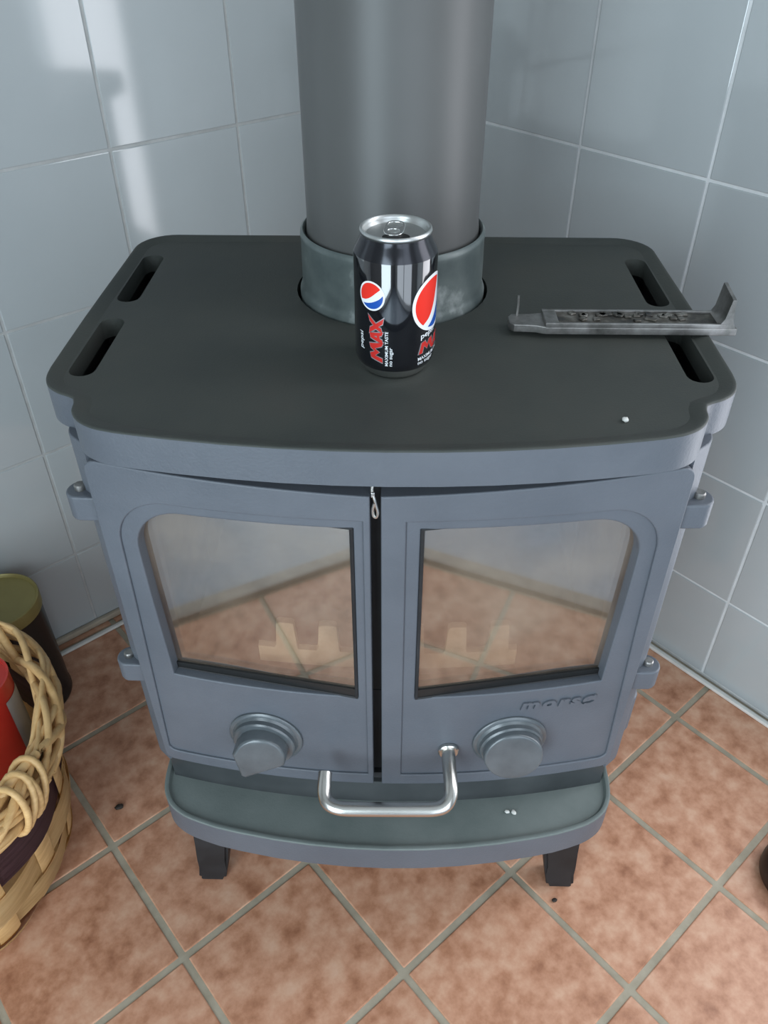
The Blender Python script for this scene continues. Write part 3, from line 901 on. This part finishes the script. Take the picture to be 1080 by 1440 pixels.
mesh_obj('pin', bm, M['steel_dirty'], tool, 40)
bm = bmesh.new()
fin = [(.074, .0068), (.090, .0068), (.0865, .0140), (.0845, .0335), (.0815, .0335), (.0790, .0160)]
a = [bm.verts.new((x, -.0145, z)) for x, z in fin]; b = [bm.verts.new((x, .0150, z + (.004 if z > .02 else 0))) for x, z in fin]
bm.faces.new(a); bm.faces.new(b[::-1])
for i in range(6): bm.faces.new((a[i], b[i], b[(i + 1) % 6], a[(i + 1) % 6]))
mesh_obj('fin', bm, M['steel_dirty'], tool, 30)

# ------------------------------------------------------------------ wicker basket
BX, BY = -.630, .570
basket = empty('wicker_basket', (BX, BY, 0)); tag(basket, 'pale wicker basket with a plum-brown band and braided rim', 'basket')
def brad(z):
    pts = [(0, .180), (.03, .196), (.08, .205), (.13, .208), (.18, .210), (.22, .213), (.26, .216), (.32, .216)]
    for (z0, r0), (z1, r1) in zip(pts, pts[1:]):
        if z <= z1: return r0 + (r1 - r0) * (z - z0) / (z1 - z0)
    return pts[-1][1]
NS = 16
def splint_ring(z0, z1, phase, mat, name='splint'):
    bm = bmesh.new(); n = NS * 6; rows = []
    for i in range(n):
        a = 2 * PI * i / n
        wv = .0048 * math.sin(NS / 2 * a + phase)
        col = []
        for k in range(5):
            z = z0 + (z1 - z0) * k / 4
            r = brad(z) + wv * (1 - .35 * abs(k - 2) / 2)
            zz = z + .0035 * math.sin(3 * a + phase)
            col.append(bm.verts.new((r * math.cos(a), r * math.sin(a), zz)))
        rows.append(col)
    for i in range(n):
        A, B = rows[i], rows[(i + 1) % n]
        for k in range(4): bm.faces.new((A[k], B[k], B[k + 1], A[k + 1]))
    geom = bmesh.ops.solidify(bm, geom=bm.faces[:], thickness=.0018)
    return mesh_obj(name, bm, M[mat], basket, 50)
bands = [(.004, .030, 'splint'), (.032, .078, 'splint'), (.080, .130, 'splint'), (.132, .198, 'splint_purple'), (.200, .228, 'splint')]
for i, (z0, z1, mt_) in enumerate(bands):
    o = splint_ring(z0, z1, i * PI, mt_)
    if mt_ == 'splint_purple': tag(o, 'plum-brown flat band')
for i in range(NS):
    a = 2 * PI * (i + .5) / NS
    bm = bmesh.new(); P_ = []
    for k in range(9):
        z = .004 + .226 * k / 8; r = brad(z) - .001
        P_.append((r * math.cos(a), r * math.sin(a), z))
    add_tube(bm, P_, .0150, 8, flat=.14)
    mesh_obj('stake', bm, M['wicker'], basket, 60)
bm = bmesh.new(); add_lathe(bm, [(0, .003), (.174, .003), (.176, .007), (0, .009)], 48); mesh_obj('basket_floor', bm, M['wicker'], basket)
# braided rim of several round canes, wound round one another
for j in range(13):
    bm = bmesh.new(); P_ = []
    n = 150
    for i in range(n):
        a = 2 * PI * i / n
        ph = a * (3 + (j % 3)) * (1 if j % 2 else -1) + j * 2 * PI / 13
        rr = .220 + .0135 * math.cos(ph); z = .244 + .0230 * math.sin(ph) + .004 * math.sin(5 * a + j)
        P_.append((rr * math.cos(a), rr * math.sin(a), z))
    add_tube(bm, P_, .0036 + .0010 * (j % 3), 8, True)
    mesh_obj('rim_cane', bm, M['wicker'], basket, 60)
# lashing at the right hand side of the rim
def lashing(a_deg):
    for j in range(4):
        bm = bmesh.new(); P_ = []
        a = math.radians(a_deg + (j - 1.5) * 2.7)
        for i in range(20):
            t = 2 * PI * i / 20
            rr = .221 + .0225 * math.cos(t); z = .244 + .0330 * math.sin(t)
            aa = a + (.03 + .05 * (j % 2)) * math.sin(t)
            P_.append((rr * math.cos(aa), rr * math.sin(aa), z))
        add_tube(bm, P_, .0042, 8, True)
        mesh_obj('lashing', bm, M['wicker'], basket, 60)
lashing(-14)

# things standing in the basket
def tin(name, loc, r, h, mats, label, cat, tilt=(0, 0)):
    root = empty(name, loc); root.rotation_euler = (tilt[0], tilt[1], 0); tag(root, label, cat)
    return root
rt = tin('red_tin', (-.5165, .6640, .0880), .042, .19, None, 'red cylindrical tin with grey label panel standing in the wicker basket', 'tin', (0, 0))
bm = bmesh.new(); add_lathe(bm, [(0, .0), (.0400, .0), (.0410, .004), (.0405, .022), (.0400, .026), (.0402, .182), (.0412, .186), (.0408, .189), (.0380, .1885), (.0370, .1850), (0, .1850)], 48)
mesh_obj('tin_body', bm, M['tin_red'], rt, 50)
bm = bmesh.new(); add_lathe(bm, [(.0414, .003), (.0414, .020), (.0406, .024)], 48); mesh_obj('bottom_band', bm, M['tin_black'], rt)
def tin_patch(a0, a1, z0, z1, r, mat, nm):
    bm = bmesh.new(); n = 14
    A = [[bm.verts.new((r * math.sin(math.radians(a0 + (a1 - a0) * i / n)), -r * math.cos(math.radians(a0 + (a1 - a0) * i / n)), z)) for i in range(n + 1)] for z in (z0, z1)]
    for i in range(n): bm.faces.new((A[0][i], A[0][i + 1], A[1][i + 1], A[1][i]))
    return mesh_obj(nm, bm, M[mat], rt)
tin_patch(68, 132, .052, .160, .0408, 'tin_silver', 'grey_panel')
tin_patch(-60, 360 - 60, .0245, .0275, .0409, 'print_white', 'white_line')
k_ = []
for i, (x, y, z, rx, ry, L_, t_) in enumerate([(-.545, .610, .0093, .06, -.05, .225, .020), (-.640, .640, .0093, -.06, .03, .235, .026), (-.690, .560, .0093, .05, -.08, .22, .024)]):
    bm = bmesh.new(); add_box(bm, -t_ / 2, t_ / 2, -t_ * .4, t_ * .4, 0, L_, .002)
    for v in bm.verts:
        v.co.x += .004 * math.sin(v.co.z * 20 + i); v.co.y += .003 * math.cos(v.co.z * 16)
    o = mesh_obj('kindling_stick', bm, M['kindling'], None, 30)
    o.location = (x, y, z); o.rotation_euler = (rx, ry, .4 * i)
    tag(o, ['pale kindling stick in the basket in front of the red tin', 'thick kindling stick standing at the basket middle', 'kindling stick at the far left of the basket'][i], 'kindling', 'kindling in the basket')
# block the red tin stands on
bm = bmesh.new(); add_box(bm, -.05, .05, -.04, .04, 0, .0780, .006)
for v in bm.verts: v.co.x += .1 * v.co.z * math.sin(v.co.y * 60)
o = mesh_obj('log', bm, M['kindling'], None, 30); o.location = (-.530, .640, .0092); o.rotation_euler = (0, 0, .5)
tag(o, 'split log in the basket underneath the red tin', 'log')

# dark tin with an olive lid against the left wall
dt = tin('dark_tin', (-.580, .862, .0002), .06, .22, None, 'tall black tin with olive gold lid standing behind the basket', 'tin')
bm = bmesh.new(); add_lathe(bm, [(0, 0), (.0575, 0), (.0600, .003), (.0600, .008), (.0585, .011), (.0585, .200), (0, .200)], 56); mesh_obj('tin_body', bm, M['tin_black'], dt, 50)
bm = bmesh.new(); add_lathe(bm, [(.0586, .196), (.0605, .197), (.0608, .214), (.0600, .2180), (.0580, .2190), (.0565, .2170), (.0550, .2135), (0, .2130)], 56); mesh_obj('tin_lid', bm, M['tin_lid'], dt, 50)

# dark rounded door stop reaching into the picture on the right
st = empty('door_stop', (.5650, .5450, 0)); tag(st, 'dark brown rounded door stop at the right edge on the floor tiles', 'door stop')
bm = bmesh.new(); add_lathe(bm, [(0, 0), (.050, 0), (.054, .006), (.054, .018), (.048, .032), (.034, .041), (.016, .045), (0, .046)], 40); mesh_obj('dome', bm, M['stand_dark'], st, 50)
bm = bmesh.new(); add_lathe(bm, [(0, .044), (.009, .044), (.008, .052), (.013, .060), (.013, .068), (.007, .074), (0, .075)], 24); mesh_obj('knob', bm, M['stand_dark'], st, 50)

# ------------------------------------------------------------------ crumbs and specks
def crumb(name, loc, r, mat, label, fl=.6):
    bm = bmesh.new(); bmesh.ops.create_icosphere(bm, subdivisions=2, radius=r)
    for v in bm.verts:
        v.co *= random.uniform(.75, 1.15); v.co.z *= fl
        v.co.x *= 1.3
    mnz = min(v.co.z for v in bm.verts)
    bmesh.ops.translate(bm, vec=(0, 0, -mnz), verts=bm.verts[:])
    o = mesh_obj(name, bm, M[mat], None, 60); o.location = loc; o.rotation_euler = (0, 0, random.uniform(0, 3))
    tag(o, label, 'crumb')
crumb('crumb', stove_world(.1815, -.166, TOP_Z + .0001), .0026, 'debris_pale', 'pale crumb near the front right corner of the stove top')
crumb('crumb', stove_world(.1340, -.2020, LZ + .0001), .0022, 'debris_pale', 'left one of two white crumbs on the ash ledge')
crumb('crumb', stove_world(.1410, -.2025, LZ + .0001), .0026, 'debris_pale', 'right one of two white crumbs on the ash ledge')
crumb('bark_crumb', (-.3870, .6540, .0004), .0050, 'debris_dark', 'small black bark crumb on the floor tile between basket and stove')
crumb('bark_crumb', (.2270, .5180, .0004), .0028, 'debris_dark', 'tiny dark speck on the floor near the right front stove leg')
